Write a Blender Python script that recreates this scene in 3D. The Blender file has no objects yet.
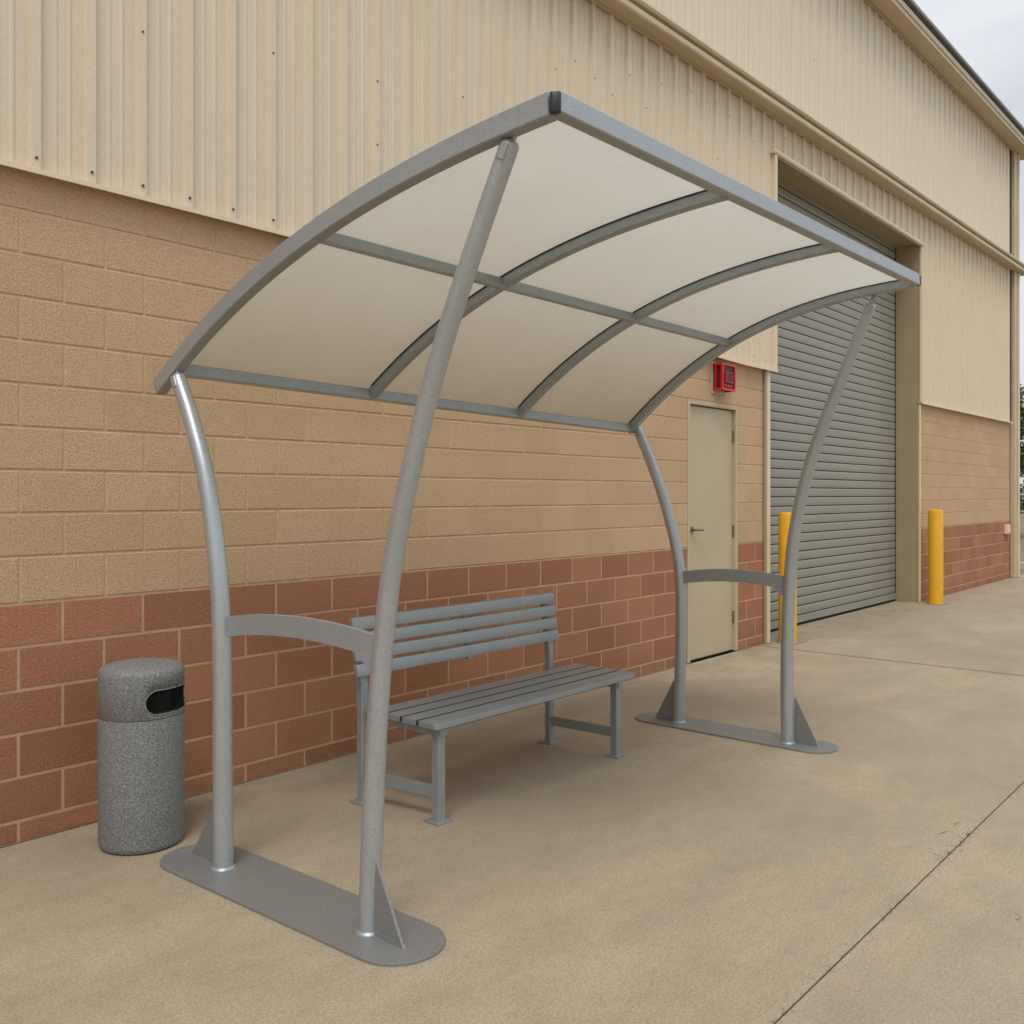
import bpy, bmesh, math, random
from mathutils import Vector, Matrix
random.seed(7)
R = math.radians
scene = bpy.context.scene
C = scene.collection

# ------------------------------------------------------------------ materials
def srgb(r, g, b):
    f = lambda c: (c/255/12.92) if c/255 <= .04045 else ((c/255+.055)/1.055)**2.4
    return (f(r), f(g), f(b), 1)

class NT:
    def __init__(s, name):
        s.m = bpy.data.materials.new(name); s.m.use_nodes = True
        s.t = s.m.node_tree; s.n = s.t.nodes; s.l = s.t.links
        s.b = s.n['Principled BSDF']; s.out = s.n['Material Output']
        tc = s.n.new('ShaderNodeTexCoord'); s.co = tc.outputs['Object']
    def link(s, a, b): s.l.new(a, b)
    def setv(s, sock, v):
        if hasattr(v, 'is_output') or isinstance(v, bpy.types.NodeSocket): s.l.new(v, sock)
        else: sock.default_value = v
    def mapping(s, scale=(1,1,1), loc=(0,0,0)):
        n = s.n.new('ShaderNodeMapping'); s.link(s.co, n.inputs['Vector'])
        n.inputs['Scale'].default_value = scale; n.inputs['Location'].default_value = loc
        return n.outputs[0]
    def noise(s, scale, detail=3, rough=.55, vec=None, dist=0):
        n = s.n.new('ShaderNodeTexNoise'); s.link(vec or s.co, n.inputs['Vector'])
        n.inputs['Scale'].default_value = scale; n.inputs['Detail'].default_value = detail
        n.inputs['Roughness'].default_value = rough; n.inputs['Distortion'].default_value = dist
        return n.outputs['Fac']
    def voro(s, scale, vec=None, feature='F1'):
        n = s.n.new('ShaderNodeTexVoronoi'); n.feature = feature
        s.link(vec or s.co, n.inputs['Vector']); n.inputs['Scale'].default_value = scale
        return n.outputs['Distance']
    def ramp(s, f, lo, hi, a=0., b=1.):
        n = s.n.new('ShaderNodeMapRange'); n.clamp = True
        s.link(f, n.inputs['Value'])
        for k, v in (('From Min', lo), ('From Max', hi), ('To Min', a), ('To Max', b)): n.inputs[k].default_value = v
        return n.outputs[0]
    def math(s, op, a, b=0., clamp=False):
        n = s.n.new('ShaderNodeMath'); n.operation = op; n.use_clamp = clamp
        s.setv(n.inputs[0], a); s.setv(n.inputs[1], b); return n.outputs[0]
    def mix(s, f, a, b, mode='MIX'):
        n = s.n.new('ShaderNodeMix'); n.data_type = 'RGBA'; n.blend_type = mode
        s.setv(n.inputs[0], f); s.setv(n.inputs[6], a); s.setv(n.inputs[7], b); return n.outputs[2]
    def attr(s, name):
        n = s.n.new('ShaderNodeAttribute'); n.attribute_name = name; return n.outputs['Fac']
    def xyz(s):
        n = s.n.new('ShaderNodeSeparateXYZ'); s.link(s.co, n.inputs[0]); return n.outputs
    def bump(s, h, strength=.5, dist=.002, prev=None):
        n = s.n.new('ShaderNodeBump'); s.link(h, n.inputs['Height'])
        n.inputs['Strength'].default_value = strength; n.inputs['Distance'].default_value = dist
        if prev: s.link(prev, n.inputs['Normal'])
        s.link(n.outputs[0], s.b.inputs['Normal']); return n.outputs[0]
    def color(s, c): s.setv(s.b.inputs['Base Color'], c)
    def p(s, **k):
        for a, v in k.items(): s.b.inputs[a.replace('_', ' ')].default_value = v

def scale_c(c, f): return (c[0]*f, c[1]*f, c[2]*f, 1)

def mat_block(name, c, c2):
    t = NT(name)
    fine = t.noise(120, 3, .75); mid = t.noise(28, 4, .6); big = t.noise(1.3, 4, .6)
    pits = t.ramp(t.noise(95, 2, .5), .58, .72)
    x = t.mix(t.attr('tone'), c, c2)
    x = t.mix(t.ramp(fine, .36, .64), t.mix(1., x, (.66, .64, .61, 1), 'MULTIPLY'), t.mix(1., x, (1.22, 1.22, 1.22, 1), 'MULTIPLY'))
    x = t.mix(t.ramp(mid, .35, .7, 0, .22), x, scale_c(c, .72))
    x = t.mix(t.ramp(big, .4, .75, 0, .3), x, scale_c(c2, .85))
    x = t.mix(t.math('MULTIPLY', pits, .55), x, scale_c(c, .5))
    z = t.xyz()[2]
    dirt = t.math('MULTIPLY', t.ramp(z, .0, .28, 1, 0), t.ramp(t.noise(5, 5, .7), .35, .7))
    x = t.mix(t.math('MULTIPLY', dirt, .45), x, srgb(96, 78, 58))
    streak = t.ramp(t.noise(3, 4, .6, t.mapping((4, 1, .35))), .55, .8, 0, .22)
    x = t.mix(streak, x, scale_c(c, .7))
    t.color(x); t.p(Roughness=.9); t.b.inputs['Specular IOR Level'].default_value = .2
    n = t.bump(mid, .35, .006); t.bump(fine, 1., .005, n)
    return t.m

def mat_siding(name, c, drip=False):
    t = NT(name)
    st = t.noise(6, 5, .65, t.mapping((5, 5, .25)))
    big = t.noise(.8, 4, .6)
    x = t.mix(t.ramp(st, .35, .75, 0, .35), c, scale_c(c, .84))
    x = t.mix(t.ramp(big, .4, .7, 0, .3), x, scale_c(c, .92))
    zz = t.xyz()[2]
    dr = t.math('MULTIPLY', t.ramp(zz, 4.9, 5.75), t.ramp(t.noise(4, 4, .7, t.mapping((5, 5, .8))), .42, .62, 0, .4))
    if drip: x = t.mix(dr, x, scale_c(c, .6))
    x = t.mix(t.ramp(t.noise(110, 2, .7), .3, .7), t.mix(1., x, (.93, .93, .92, 1), 'MULTIPLY'), t.mix(1., x, (1.05, 1.05, 1.05, 1), 'MULTIPLY'))
    sp = t.ramp(t.noise(40, 3, .7), .68, .75, 0, .35)
    x = t.mix(sp, x, scale_c(c, .62))
    t.color(x); t.p(Roughness=.5, Metallic=.0); t.b.inputs['Specular IOR Level'].default_value = .35
    t.bump(t.noise(2.2, 2, .5), .25, .01)
    return t.m

def mat_paint(name, c, rough=.5, var=.12, scale=3.):
    t = NT(name)
    x = t.mix(t.ramp(t.noise(scale, 5, .65), .3, .75, 0, 1), scale_c(c, 1+var*.5), scale_c(c, 1-var))
    x = t.mix(t.ramp(t.noise(scale*14, 3, .7), .62, .75, 0, .3), x, scale_c(c, .7))
    t.color(x); t.p(Roughness=rough)
    t.bump(t.noise(120, 2, .5), .12, .001)
    return t.m

def mat_hammered(name, c, scale=230, contrast=.55, metallic=.45, rough=.42, bs=.45):
    t = NT(name)
    f = t.noise(scale, 2, .6); g = t.voro(scale*.8)
    k = t.math('ADD', t.math('MULTIPLY', f, .6), t.math('MULTIPLY', g, .5))
    x = t.mix(t.ramp(k, .3, .75), scale_c(c, 1+contrast*.6), scale_c(c, 1-contrast))
    x = t.mix(t.ramp(t.noise(3, 4, .6), .35, .75, 0, .35), x, scale_c(c, .75))
    t.color(x); t.p(Roughness=rough, Metallic=metallic)
    t.bump(k, bs, .0012)
    return t.m

def mat_stone_bin():
    t = NT('speckled_aggregate')
    f = t.noise(150, 2, .7); g = t.noise(260, 1, .5)
    base = srgb(112, 116, 116)
    x = t.mix(t.ramp(f, .38, .62), srgb(96, 98, 97), srgb(138, 140, 138))
    x = t.mix(t.ramp(g, .62, .7), x, srgb(172, 174, 170))
    x = t.mix(t.ramp(g, .38, .3), x, srgb(66, 69, 69))
    t.color(x); t.p(Roughness=.6)
    t.bump(f, .6, .003)
    return t.m

def mat_concrete():
    t = NT('concrete_paving')
    c = srgb(177, 161, 137)
    x = t.mix(t.ramp(t.noise(.55, 5, .62, dist=.6), .32, .7), scale_c(c, 1.06), scale_c(c, .8))
    x = t.mix(t.ramp(t.noise(2.1, 6, .68, t.mapping((.6, 1.4, 1))), .42, .75, 0, .55), x, scale_c(srgb(160, 144, 120), .82))
    x = t.mix(t.ramp(t.noise(14, 5, .7), .5, .78, 0, .4), x, scale_c(c, .66))
    x = t.mix(t.ramp(t.noise(110, 4, .8), .36, .64, 0, 1), t.mix(1., x, (.70, .69, .68, 1), 'MULTIPLY'), t.mix(1., x, (1.18, 1.18, 1.18, 1), 'MULTIPLY'))
    x = t.mix(t.ramp(t.noise(38, 4, .75), .52, .66, 0, .3), x, scale_c(c, .62))
    x = t.mix(t.ramp(t.noise(5.5, 7, .75, t.mapping((1.5, .7, 1))), .54, .72, 0, .5), x, scale_c(c, .68))
    x = t.mix(t.ramp(t.noise(75, 2, .5), .69, .75, 0, .6), x, srgb(100, 84, 66))
    # grime along the wall foot and broken edges along the long joint
    xx, yy, zz = t.xyz()
    g = t.math('MULTIPLY', t.ramp(yy, 3.9, 4.5, 0, 1), t.ramp(t.noise(4, 5, .7), .3, .7))
    x = t.mix(t.math('MULTIPLY', g, .35), x, srgb(98, 82, 62))
    d = t.math('ABSOLUTE', t.math('SUBTRACT', yy, 1.25))
    cj = t.ramp(t.math('ABSOLUTE', t.math('SUBTRACT', xx, 9.18)), .01, .06, 1, 0)
    x = t.mix(t.math('MULTIPLY', cj, .4), x, srgb(84, 70, 55))
    ns = t.math('MULTIPLY', t.ramp(t.math('ABSOLUTE', t.math('SUBTRACT', xx, 4.6)), .15, .45, 1, 0), t.ramp(d, .0, .05, 1, 0))
    x = t.mix(t.math('MULTIPLY', t.math('MULTIPLY', ns, t.ramp(t.noise(22, 6, .8), .53, .58)), .9), x, srgb(72, 60, 48))
    near = t.ramp(d, .0, .06, 1, 0)
    sp = t.math('MULTIPLY', near, t.ramp(t.noise(26, 5, .75), .56, .66))
    x = t.mix(t.math('MULTIPLY', sp, .75), x, srgb(84, 70, 55))
    t.color(x); t.p(Roughness=.88); t.b.inputs['Specular IOR Level'].default_value = .25
    n = t.bump(t.noise(9, 5, .7), .25, .006); t.bump(t.noise(110, 4, .8), .8, .003, n)
    return t.m

def mat_flat(name, c, rough=.6, metallic=0.):
    t = NT(name); t.color(t.mix(t.ramp(t.noise(30, 3), .3, .7), c, scale_c(c, .85))); t.p(Roughness=rough, Metallic=metallic); return t.m

def mat_panel():
    t = NT('twinwall_polycarbonate')
    xx, yy, zz = t.xyz()
    w = t.math('SINE', t.math('MULTIPLY', xx, 2*math.pi/.011))
    c = srgb(236, 236, 232)
    line = t.ramp(w, -1, 1, 0, 1)
    brush = t.noise(30, 4, .7, t.mapping((6, .35, .35)))
    col = t.mix(t.ramp(brush, .3, .7), scale_c(c, .95), scale_c(c, 1.04))
    col = t.mix(t.math('MULTIPLY', line, .10), col, scale_c(c, .7))
    col = t.mix(t.ramp(t.noise(1.2, 3), .35, .7, 0, .2), col, scale_c(c, .88))
    fz = t.math('ADD', t.ramp(zz, 2.0, 2.85, .7, .05), t.ramp(t.noise(1.6, 5, .6), .3, .7, -.04, .04), True)  # canopy light falloff put into the colour: tanner towards the low rear
    col = t.mix(fz, col, srgb(210, 197, 173))
    d = t.n.new('ShaderNodeBsdfDiffuse'); t.link(col, d.inputs[0])
    tr = t.n.new('ShaderNodeBsdfTranslucent'); t.link(col, tr.inputs[0])
    gl = t.n.new('ShaderNodeBsdfGlossy'); gl.inputs['Roughness'].default_value = .35
    m1 = t.n.new('ShaderNodeMixShader'); m1.inputs[0].default_value = .74
    t.link(d.outputs[0], m1.inputs[1]); t.link(tr.outputs[0], m1.inputs[2])
    m2 = t.n.new('ShaderNodeMixShader'); m2.inputs[0].default_value = .05
    t.link(m1.outputs[0], m2.inputs[1]); t.link(gl.outputs[0], m2.inputs[2])
    t.link(m2.outputs[0], t.out.inputs[0])
    return t.m

def mat_leaf(name, c1, c2):
    t = NT(name)
    t.color(t.mix(t.attr('tone'), c1, c2)); t.p(Roughness=.6)
    return t.m

def mat_ground():
    t = NT('dry_ground')
    x = t.mix(t.ramp(t.noise(.2, 5, .6), .35, .65), srgb(120, 108, 86), srgb(100, 98, 84))
    x = t.mix(t.ramp(t.noise(30, 3, .7), .3, .7, 0, .6), x, srgb(140, 128, 106))
    t.color(x); t.p(Roughness=.95); return t.m

TAN, TAN2 = srgb(207, 177, 141), srgb(199, 168, 132)
RED, RED2 = srgb(182, 130, 99), srgb(160, 111, 83)
M = {}
M['tan'] = mat_block('tan_split_block', TAN, TAN2)
M['red'] = mat_block('rust_split_block', RED, RED2)
M['tan_mortar'] = mat_paint('tan_mortar', srgb(194, 166, 132), .95, .1, 9)
M['red_mortar'] = mat_paint('buff_mortar', srgb(190, 156, 125), .95, .15, 9)
M['siding'] = mat_siding('cream_ribbed_steel', srgb(219, 203, 178), True)
M['siding2'] = mat_siding('pale_cream_ribbed_steel', srgb(222, 210, 189))
M['trim'] = mat_paint('cream_trim_paint', srgb(190, 173, 142), .45, .08, 2)
M['trim_light'] = mat_paint('light_cream_trim_paint', srgb(222, 204, 172), .4, .06, 2)
M['trim_dark'] = mat_paint('brown_beige_jamb_paint', srgb(160, 143, 112), .5, .08, 2)
M['door'] = mat_paint('khaki_door_paint', srgb(186, 170, 139), .45, .06, 1.5)
M['shutter'] = mat_paint('grey_green_slat_paint', srgb(143, 142, 130), .45, .1, 1.2)
M['metal'] = mat_hammered('hammered_silver_paint', srgb(172, 180, 184), 330, .30, .4, .38, .5)
M['post'] = mat_hammered('silver_post_paint', srgb(182, 188, 190), 330, .28, .5, .33, .35)
M['bench'] = mat_hammered('grey_bench_paint', srgb(160, 168, 170), 320, .25, .4, .42, .35)
M['plate'] = mat_hammered('grey_plate_paint', srgb(148, 149, 147), 300, .28, .4, .48, .3)
M['panel'] = mat_panel()
M['bin'] = mat_stone_bin()
M['black'] = mat_flat('black_plastic', srgb(38, 39, 40), .45)
M['void'] = mat_flat('dark_void', srgb(14, 14, 13), .9)
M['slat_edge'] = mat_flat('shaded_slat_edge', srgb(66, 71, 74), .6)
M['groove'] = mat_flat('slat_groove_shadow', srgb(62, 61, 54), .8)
M['gap'] = mat_flat('dark_joint', srgb(52, 44, 35), .95)
M['gasket'] = mat_flat('dark_gasket', srgb(34, 38, 42), .6)
M['leak_line'] = mat_flat('painted_light_leak', srgb(228, 222, 208), .5)  # pale colour painted for daylight leaking at the panel edges
M['yellow'] = mat_paint('safety_yellow_paint', srgb(226, 168, 30), .42, .14, 6)
M['galv'] = mat_flat('galvanised_steel', srgb(178, 178, 172), .4, .6)
M['alarm'] = mat_paint('alarm_red_enamel', srgb(196, 22, 30), .3, .05, 3)
M['alarm_dark'] = mat_flat('alarm_dark_grille', srgb(60, 18, 18), .5)
M['steel'] = mat_flat('brushed_steel', srgb(140, 134, 120), .3, .9)
M['screw'] = mat_flat('weathered_screw', srgb(96, 84, 68), .5, .4)
M['concrete'] = mat_concrete()
M['ground'] = mat_ground()
M['kerb'] = mat_paint('pale_kerb_concrete', srgb(190, 186, 176), .9, .2, 6)
M['leaf'] = mat_leaf('conifer_foliage', srgb(46, 62, 26), srgb(88, 108, 48))
M['leaf2'] = mat_leaf('broadleaf_foliage', srgb(62, 80, 34), srgb(104, 120, 58))
M['bark'] = mat_paint('bark', srgb(96, 82, 66), .95, .4, 8)
M['mesh'] = mat_flat('fence_wire', srgb(130, 132, 130), .5, .5)
M['roof'] = mat_paint('grey_roof_steel', srgb(160, 160, 155), .5, .1, 1)

# ------------------------------------------------------------------ helpers
class MB:
    def __init__(s): s.bm = bmesh.new()
    def poly(s, pts):
        return s.bm.faces.new([s.bm.verts.new(p) for p in pts])
    def hexa(s, v):        # 8 corners: bottom 0-3 ccw, top 4-7
        vs = [s.bm.verts.new(p) for p in v]
        for f in ((3,2,1,0), (4,5,6,7), (0,1,5,4), (1,2,6,5), (2,3,7,6), (3,0,4,7)): s.bm.faces.new([vs[i] for i in f])
        return vs
    def box(s, x0, x1, y0, y1, z0, z1):
        return s.hexa([(x0,y0,z0),(x1,y0,z0),(x1,y1,z0),(x0,y1,z0),(x0,y0,z1),(x1,y0,z1),(x1,y1,z1),(x0,y1,z1)])
    def sweep(s, pts, sect, up=None, closed=True):
        """sect(i) -> list of (a,b) offsets along side/normal at each point"""
        rings = []; n = len(pts)
        for i, p in enumerate(pts):
            p = Vector(p)
            t = (Vector(pts[min(i+1, n-1)]) - Vector(pts[max(i-1, 0)])).normalized()
            u = Vector(up) if up else (Vector((1,0,0)) if abs(t.x) < .9 else Vector((0,1,0)))
            a = (u - t*u.dot(t)).normalized(); b = t.cross(a)
            rings.append([s.bm.verts.new(p + a*q[0] + b*q[1]) for q in sect(i)])
        m = len(rings[0])
        for i in range(n-1):
            for j in range(m):
                k = (j+1) % m
                s.bm.faces.new([rings[i][j], rings[i][k], rings[i+1][k], rings[i+1][j]])
        s.bm.faces.new(rings[0][::-1]); s.bm.faces.new(rings[-1])
    def tube(s, pts, r, n=20):
        rr = r if hasattr(r, '__len__') else [r]*len(pts)
        s.sweep(pts, lambda i: [(rr[i]*math.cos(2*math.pi*j/n), rr[i]*math.sin(2*math.pi*j/n)) for j in range(n)])
    def rect(s, pts, a, b, up=None, off=(0,0), c=.004):
        # rounded rectangle: a along 'up' vector, b along normal
        q = []
        for sx, sy in ((1,1),(-1,1),(-1,-1),(1,-1)):
            x, y = sx*a/2, sy*b/2
            if sx*sy > 0: q += [(x, y-sy*c), (x-sx*c, y)]
            else: q += [(x-sx*c, y), (x, y-sy*c)]
        q = [(x+off[0], y+off[1]) for x, y in q]
        s.sweep(pts, lambda i: q, up)
    def lathe(s, prof, n=48, c=(0,0)):
        rings = []
        for r, z in prof:
            if r < 1e-5: rings.append([s.bm.verts.new((c[0], c[1], z))])
            else: rings.append([s.bm.verts.new((c[0]+r*math.cos(2*math.pi*j/n), c[1]+r*math.sin(2*math.pi*j/n), z)) for j in range(n)])
        for a, b in zip(rings, rings[1:]):
            for j in range(n):
                k = (j+1) % n
                if len(a) == 1 and len(b) == 1: continue
                if len(a) == 1: s.bm.faces.new([a[0], b[k], b[j]][::-1])
                elif len(b) == 1: s.bm.faces.new([a[j], a[k], b[0]])
                else: s.bm.faces.new([a[j], a[k], b[k], b[j]])
    def prism(s, outline, axis, d0, d1):
        """outline list of 2D points; axis 'x','y','z' extrusion"""
        f = {'x': lambda p, d: (d, p[0], p[1]), 'y': lambda p, d: (p[0], d, p[1]), 'z': lambda p, d: (p[0], p[1], d)}[axis]
        a = [s.bm.verts.new(f(p, d0)) for p in outline]; b = [s.bm.verts.new(f(p, d1)) for p in outline]
        n = len(a)
        s.bm.faces.new(a[::-1]); s.bm.faces.new(b)
        for i in range(n): s.bm.faces.new([a[i], a[(i+1)%n], b[(i+1)%n], b[i]])
    def build(s, name, mat, parent=None, smooth=False, bevel=0, offset=None, auto=35):
        bm = s.bm
        bmesh.ops.recalc_face_normals(bm, faces=bm.faces)
        if bevel:
            es = [e for e in bm.edges if len(e.link_faces) == 2 and e.calc_face_angle(0) > R(40)]
            bmesh.ops.bevel(bm, geom=es, offset=bevel, segments=2, affect='EDGES', profile=.5)
        me = bpy.data.meshes.new(name)
        if offset is not None: bmesh.ops.translate(bm, verts=bm.verts, vec=-Vector(offset))
        bm.to_mesh(me); bm.free()
        me.materials.append(mat)
        if smooth:
            for p in me.polygons: p.use_smooth = True
            try: me.set_sharp_from_angle(angle=R(auto))
            except Exception: pass
        o = bpy.data.objects.new(name, me); C.objects.link(o)
        if parent: o.parent = parent
        return o

def thing(name, label, cat, loc=(0,0,0), group=None, rz=0):
    o = bpy.data.objects.new(name, None); C.objects.link(o)
    o.location = loc; o.rotation_euler = (0,0,rz)
    o['label'] = label; o['category'] = cat
    if group: o['group'] = group
    return o
def tag(o, label, cat, group=None):
    o['label'] = label; o['category'] = cat
    if group: o['group'] = group
    return o
def struct(o): o['kind'] = 'structure'; return o

# ------------------------------------------------------------------ ground
m = MB(); m.poly([(-400,-400,-.06),(400,-400,-.06),(400,400,-.06),(-400,400,-.06)])
struct(m.build('ground', M['ground']))

m = MB()
def slab(x0, x1, y0, y1, g=.0035, c=.004, gx=.012):
    x0 += gx; x1 -= gx; y0 += g; y1 -= g
    nx, ny = max(1, int((x1-x0)/.25)), max(1, int((y1-y0)/.25))
    b = [(x0,y0),(x1,y0),(x1,y1),(x0,y1)]
    wob = lambda p: p
    top = [(x0+c,y0+c,0),(x1-c,y0+c,0),(x1-c,y1-c,0),(x0+c,y1-c,0)]
    lo = [(x,y,-c) for x,y in b]; bt = [(x,y,-.12) for x,y in b]
    m.poly(top)
    for i in range(4):
        k = (i+1)%4
        m.poly([lo[i], lo[k], top[k], top[i]]); m.poly([bt[i], bt[k], lo[k], lo[i]])
xs = [-22.3, -11.8, -1.32, 9.18, 22.6]; ys = [-12.0, -8.6, -5.3, -2.0, 1.25, 4.520]
for i in range(4):
    for j in range(5): slab(xs[i], xs[i+1], ys[j], ys[j+1])
slab(9.45, 14.46, 4.5165, 5.1, .0)
struct(m.build('concrete_pavement', M['concrete']))
m = MB(); m.box(-22.2, 22.5, -11.9, 4.51, -.05, -.012)
struct(m.build('joint_filler', M['gap']))
m = MB()
def crack(x, y, L, a, w=.004, n=14):
    pts = []
    for i in range(n+1):
        pts.append((x, y)); a += random.uniform(-.5, .5); x += math.cos(a)*L/n; y += math.sin(a)*L/n
    for (p, q) in zip(pts, pts[1:]):
        ww = w*random.uniform(.3, 1.)
        m.poly([(p[0], p[1]-ww/2, .0012), (q[0], q[1]-ww/2, .0012), (q[0], q[1]+ww/2, .0012), (p[0], p[1]+ww/2, .0012)])
crack(3.94, .93, .13, -.9); crack(4.62, 1.36, .22, -.4, .005); crack(4.35, 1.28, .18, .6); crack(4.9, 1.30, .12, 2.2)
struct(m.build('pavement_cracks', M['gap']))

# ------------------------------------------------------------------ building
W = 4.52
bld = thing('industrial_building', 'large cream and tan warehouse with ribbed steel siding over block walls', 'building', (0, W, 0))
BO = (0, W, 0)
def bp(mb, name, mat, parent=bld, **k): return mb.build(name, mat, parent, offset=BO if parent is bld else BO, **k)

XL, XR = -7.0, 19.86
DX0, DX1, DZ = 7.74, 8.74, 2.515      # rough door opening
GX0, GX1, GZ = 9.41, 14.415, 5.33      # roll-up opening
def subtract(iv, a, b):
    out = []
    for x0, x1 in iv:
        if b <= x0 or a >= x1: out.append((x0, x1)); continue
        if a > x0: out.append((x0, a))
        if b < x1: out.append((b, x1))
    return out
def blocks(z_list, x_off, joint, name, mat, mat_m, seed, ycap):
    rnd = random.Random(seed)
    bm = MB(); lay = bm.bm.loops.layers.float_color.new('tone')
    def block(x0, x1, z0, z1, d):
        c = .0055; tone = rnd.random(); y = W + rnd.uniform(-.0006, .0006)
        o = [(x0,z0),(x1,z0),(x1,z1),(x0,z1)]
        i = [(x0+c,z0+c),(x1-c,z0+c),(x1-c,z1-c),(x0+c,z1-c)]
        fs = [bm.poly([(a, y, b) for a, b in i])]
        for k in range(4):
            q = (k+1)%4
            fs.append(bm.poly([(o[k][0],y+c*1.1,o[k][1]),(o[q][0],y+c*1.1,o[q][1]),(i[q][0],y,i[q][1]),(i[k][0],y,i[k][1])]))
            fs.append(bm.poly([(o[k][0],y+.03,o[k][1]),(o[q][0],y+.03,o[q][1]),(o[q][0],y+c*1.1,o[q][1]),(o[k][0],y+c*1.1,o[k][1])]))
        for f in fs:
            for l in f.loops: l[lay] = (tone, tone, tone, 1)
    for r, (z0, z1) in enumerate(z_list):
        iv = [(XL, XR)]
        if z0 < DZ: iv = subtract(iv, DX0, DX1)
        iv = subtract(iv, GX0, GX1)
        off = x_off + (r % 2)*.2
        zz0 = z0
        for a, b in iv:
            k = math.floor((a - off)/.4)
            x = off + k*.4
            while x < b:
                u, v = max(x, a), min(x+.4, b)
                if v-u > .03:
                    block(u + joint/2, v - joint/2, zz0 + joint/2, z1 - joint/2, 0)
                x += .4
    o = bm.build(name, mat, bld, offset=BO)
    return o
redz = [(0.0,.1),(.1,.3),(.3,.5),(.5,.7),(.7,.9),(.9,1.1)]
tanz = [(1.1,1.315)] + [(1.315+.2*k, 1.515+.2*k) for k in range(9)]
bw = blocks(tanz, 1.747, .007, 'tan_block_wall', M['tan'], None, 3, 0)
rw = blocks(redz, 2.14, .0075, 'rust_block_base', M['red'], None, 5, 0)
# mortar backing
def backing(name, mat, z0, z1, y):
    m = MB()
    segs = [(XL, DX0), (DX1, GX0), (GX1, XR)]
    for a, b in segs: m.box(a+.001, b-.001, y, y+.2, z0, z1)
    if z1 > DZ: m.box(DX0-.001, DX1+.001, y+.0, y+.2, DZ+.001, z1)
    return m.build(name, mat, bld, offset=BO)
backing('block_mortar', M['tan_mortar'], 1.1, 3.115, W+.0045)
backing('base_mortar', M['red_mortar'], 0.0, 1.0998, W+.0025)

# --- siding
def zb(x):       # foot of the lower siding
    pts = [(-8, 3.105), (3.3, 3.10), (8.8, 2.955), (20.5, 3.0)]
    for (a, za), (b, zc) in zip(pts, pts[1:]):
        if x <= b: return za + (zc-za)*(x-a)/(b-a)
    return pts[-1][1]
def band(x): return 5.63 + .0215*(x-6.0)
def eave(x): return 8.07 + .022*(x-12.0)
RX0 = 1.80
def rib_profile(x0, x1, pitch=.257, h=.028):
    """list of (x, out) across the panel"""
    out = []
    k = math.floor((x0-RX0)/pitch) - 1
    while True:
        c = RX0 + k*pitch
        if c - .05 > x1: break
        out += [(c-.030, 0), (c-.020, h), (c+.020, h), (c+.030, 0),
                (c+.085, 0), (c+.091, .006), (c+.101, .006), (c+.107, 0),
                (c+.150, 0), (c+.156, .006), (c+.166, .006), (c+.172, 0)]
        k += 1
    def at(x):
        for (a, p), (b, q) in zip(out, out[1:]):
            if a <= x <= b: return p + (q-p)*(x-a)/max(b-a, 1e-6)
        return 0
    r = [(x0, at(x0))] + [p for p in out if x0 < p[0] < x1] + [(x1, at(x1))]
    return r
SY = W - .022     # pan plane of siding
def siding(name, mat, pieces, y=SY, parent=bld):
    m = MB()
    for x0, x1, fz0, fz1 in pieces:
        pr = rib_profile(x0, x1)
        lo = [m.bm.verts.new((x, y-o, fz0(x))) for x, o in pr]
        hi = [m.bm.verts.new((x, y-o, fz1(x))) for x, o in pr]
        for i in range(len(pr)-1): m.bm.faces.new([lo[i], lo[i+1], hi[i+1], hi[i]])
    return m.build(name, mat, parent, offset=BO)
siding('lower_siding', M['siding'], [
    (XL, GX0+.12, zb, lambda x: band(x)+.1), (GX0+.12, GX1-.0, lambda x: GZ+.02, lambda x: band(x)+.1), (GX1+.02, 19.76, zb, lambda x: band(x)+.1)])
siding('upper_siding', M['siding2'], [(XL, 19.76, lambda x: band(x)+.16, lambda x: eave(x)+.1)], y=SY+.004)

# lip along the foot of the siding
def strip(pts_fn, x0, x1, prof, name, mat, n=24, parent=bld):
    m = MB(); rows = []
    for i in range(n+1):
        x = x0 + (x1-x0)*i/n; z = pts_fn(x)
        rows.append([m.bm.verts.new((x, y, z+dz)) for y, dz in prof])
    k = len(prof)
    for a, b in zip(rows, rows[1:]):
        for j in range(k):
            q = (j+1)%k; m.bm.faces.new([a[j], a[q], b[q], b[j]])
    m.bm.faces.new(rows[0][::-1]); m.bm.faces.new(rows[-1])
    return m.build(name, mat, parent, offset=BO)
lip = [(SY-.036, -.004), (SY-.036, .006), (W+.0, .006), (W+.0, -.004)]
lip = [(SY-.046, -.022), (SY-.044, -.022), (SY-.044, -.006), (SY+.018, -.006), (SY+.018, .002), (SY-.046, .002)]
strip(zb, XL, GX0+.13, lip, 'base_flashing', M['trim_light'])
strip(zb, GX1-.02, 19.80, lip, 'base_flashing', M['trim_light'])
# ledge band (gutter like)
bprof = [(SY+.02,0),(SY-.165,-.004),(SY-.175,.01),(SY-.175,.055),(SY-.09,.062),(SY-.09,.080),(SY-.18,.092),(SY-.192,.115),(SY-.18,.145),(SY-.15,.155),(SY+.02,.22)]
strip(band, XL, 20.55, bprof, 'ledge_band', M['trim'])
strip(lambda x: band(x)+.203, XL, 20.5, [(SY-.045,0),(SY-.045,.012),(SY+.01,.022),(SY+.01,0)], 'ledge_flashing', M['trim_light'])
strip(lambda x: band(x)-.022, XL, 19.8, [(SY-.040,0),(SY-.040,.0205),(SY-.028,.0205),(SY-.028,0)], 'ledge_channel', M['trim'])
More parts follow.
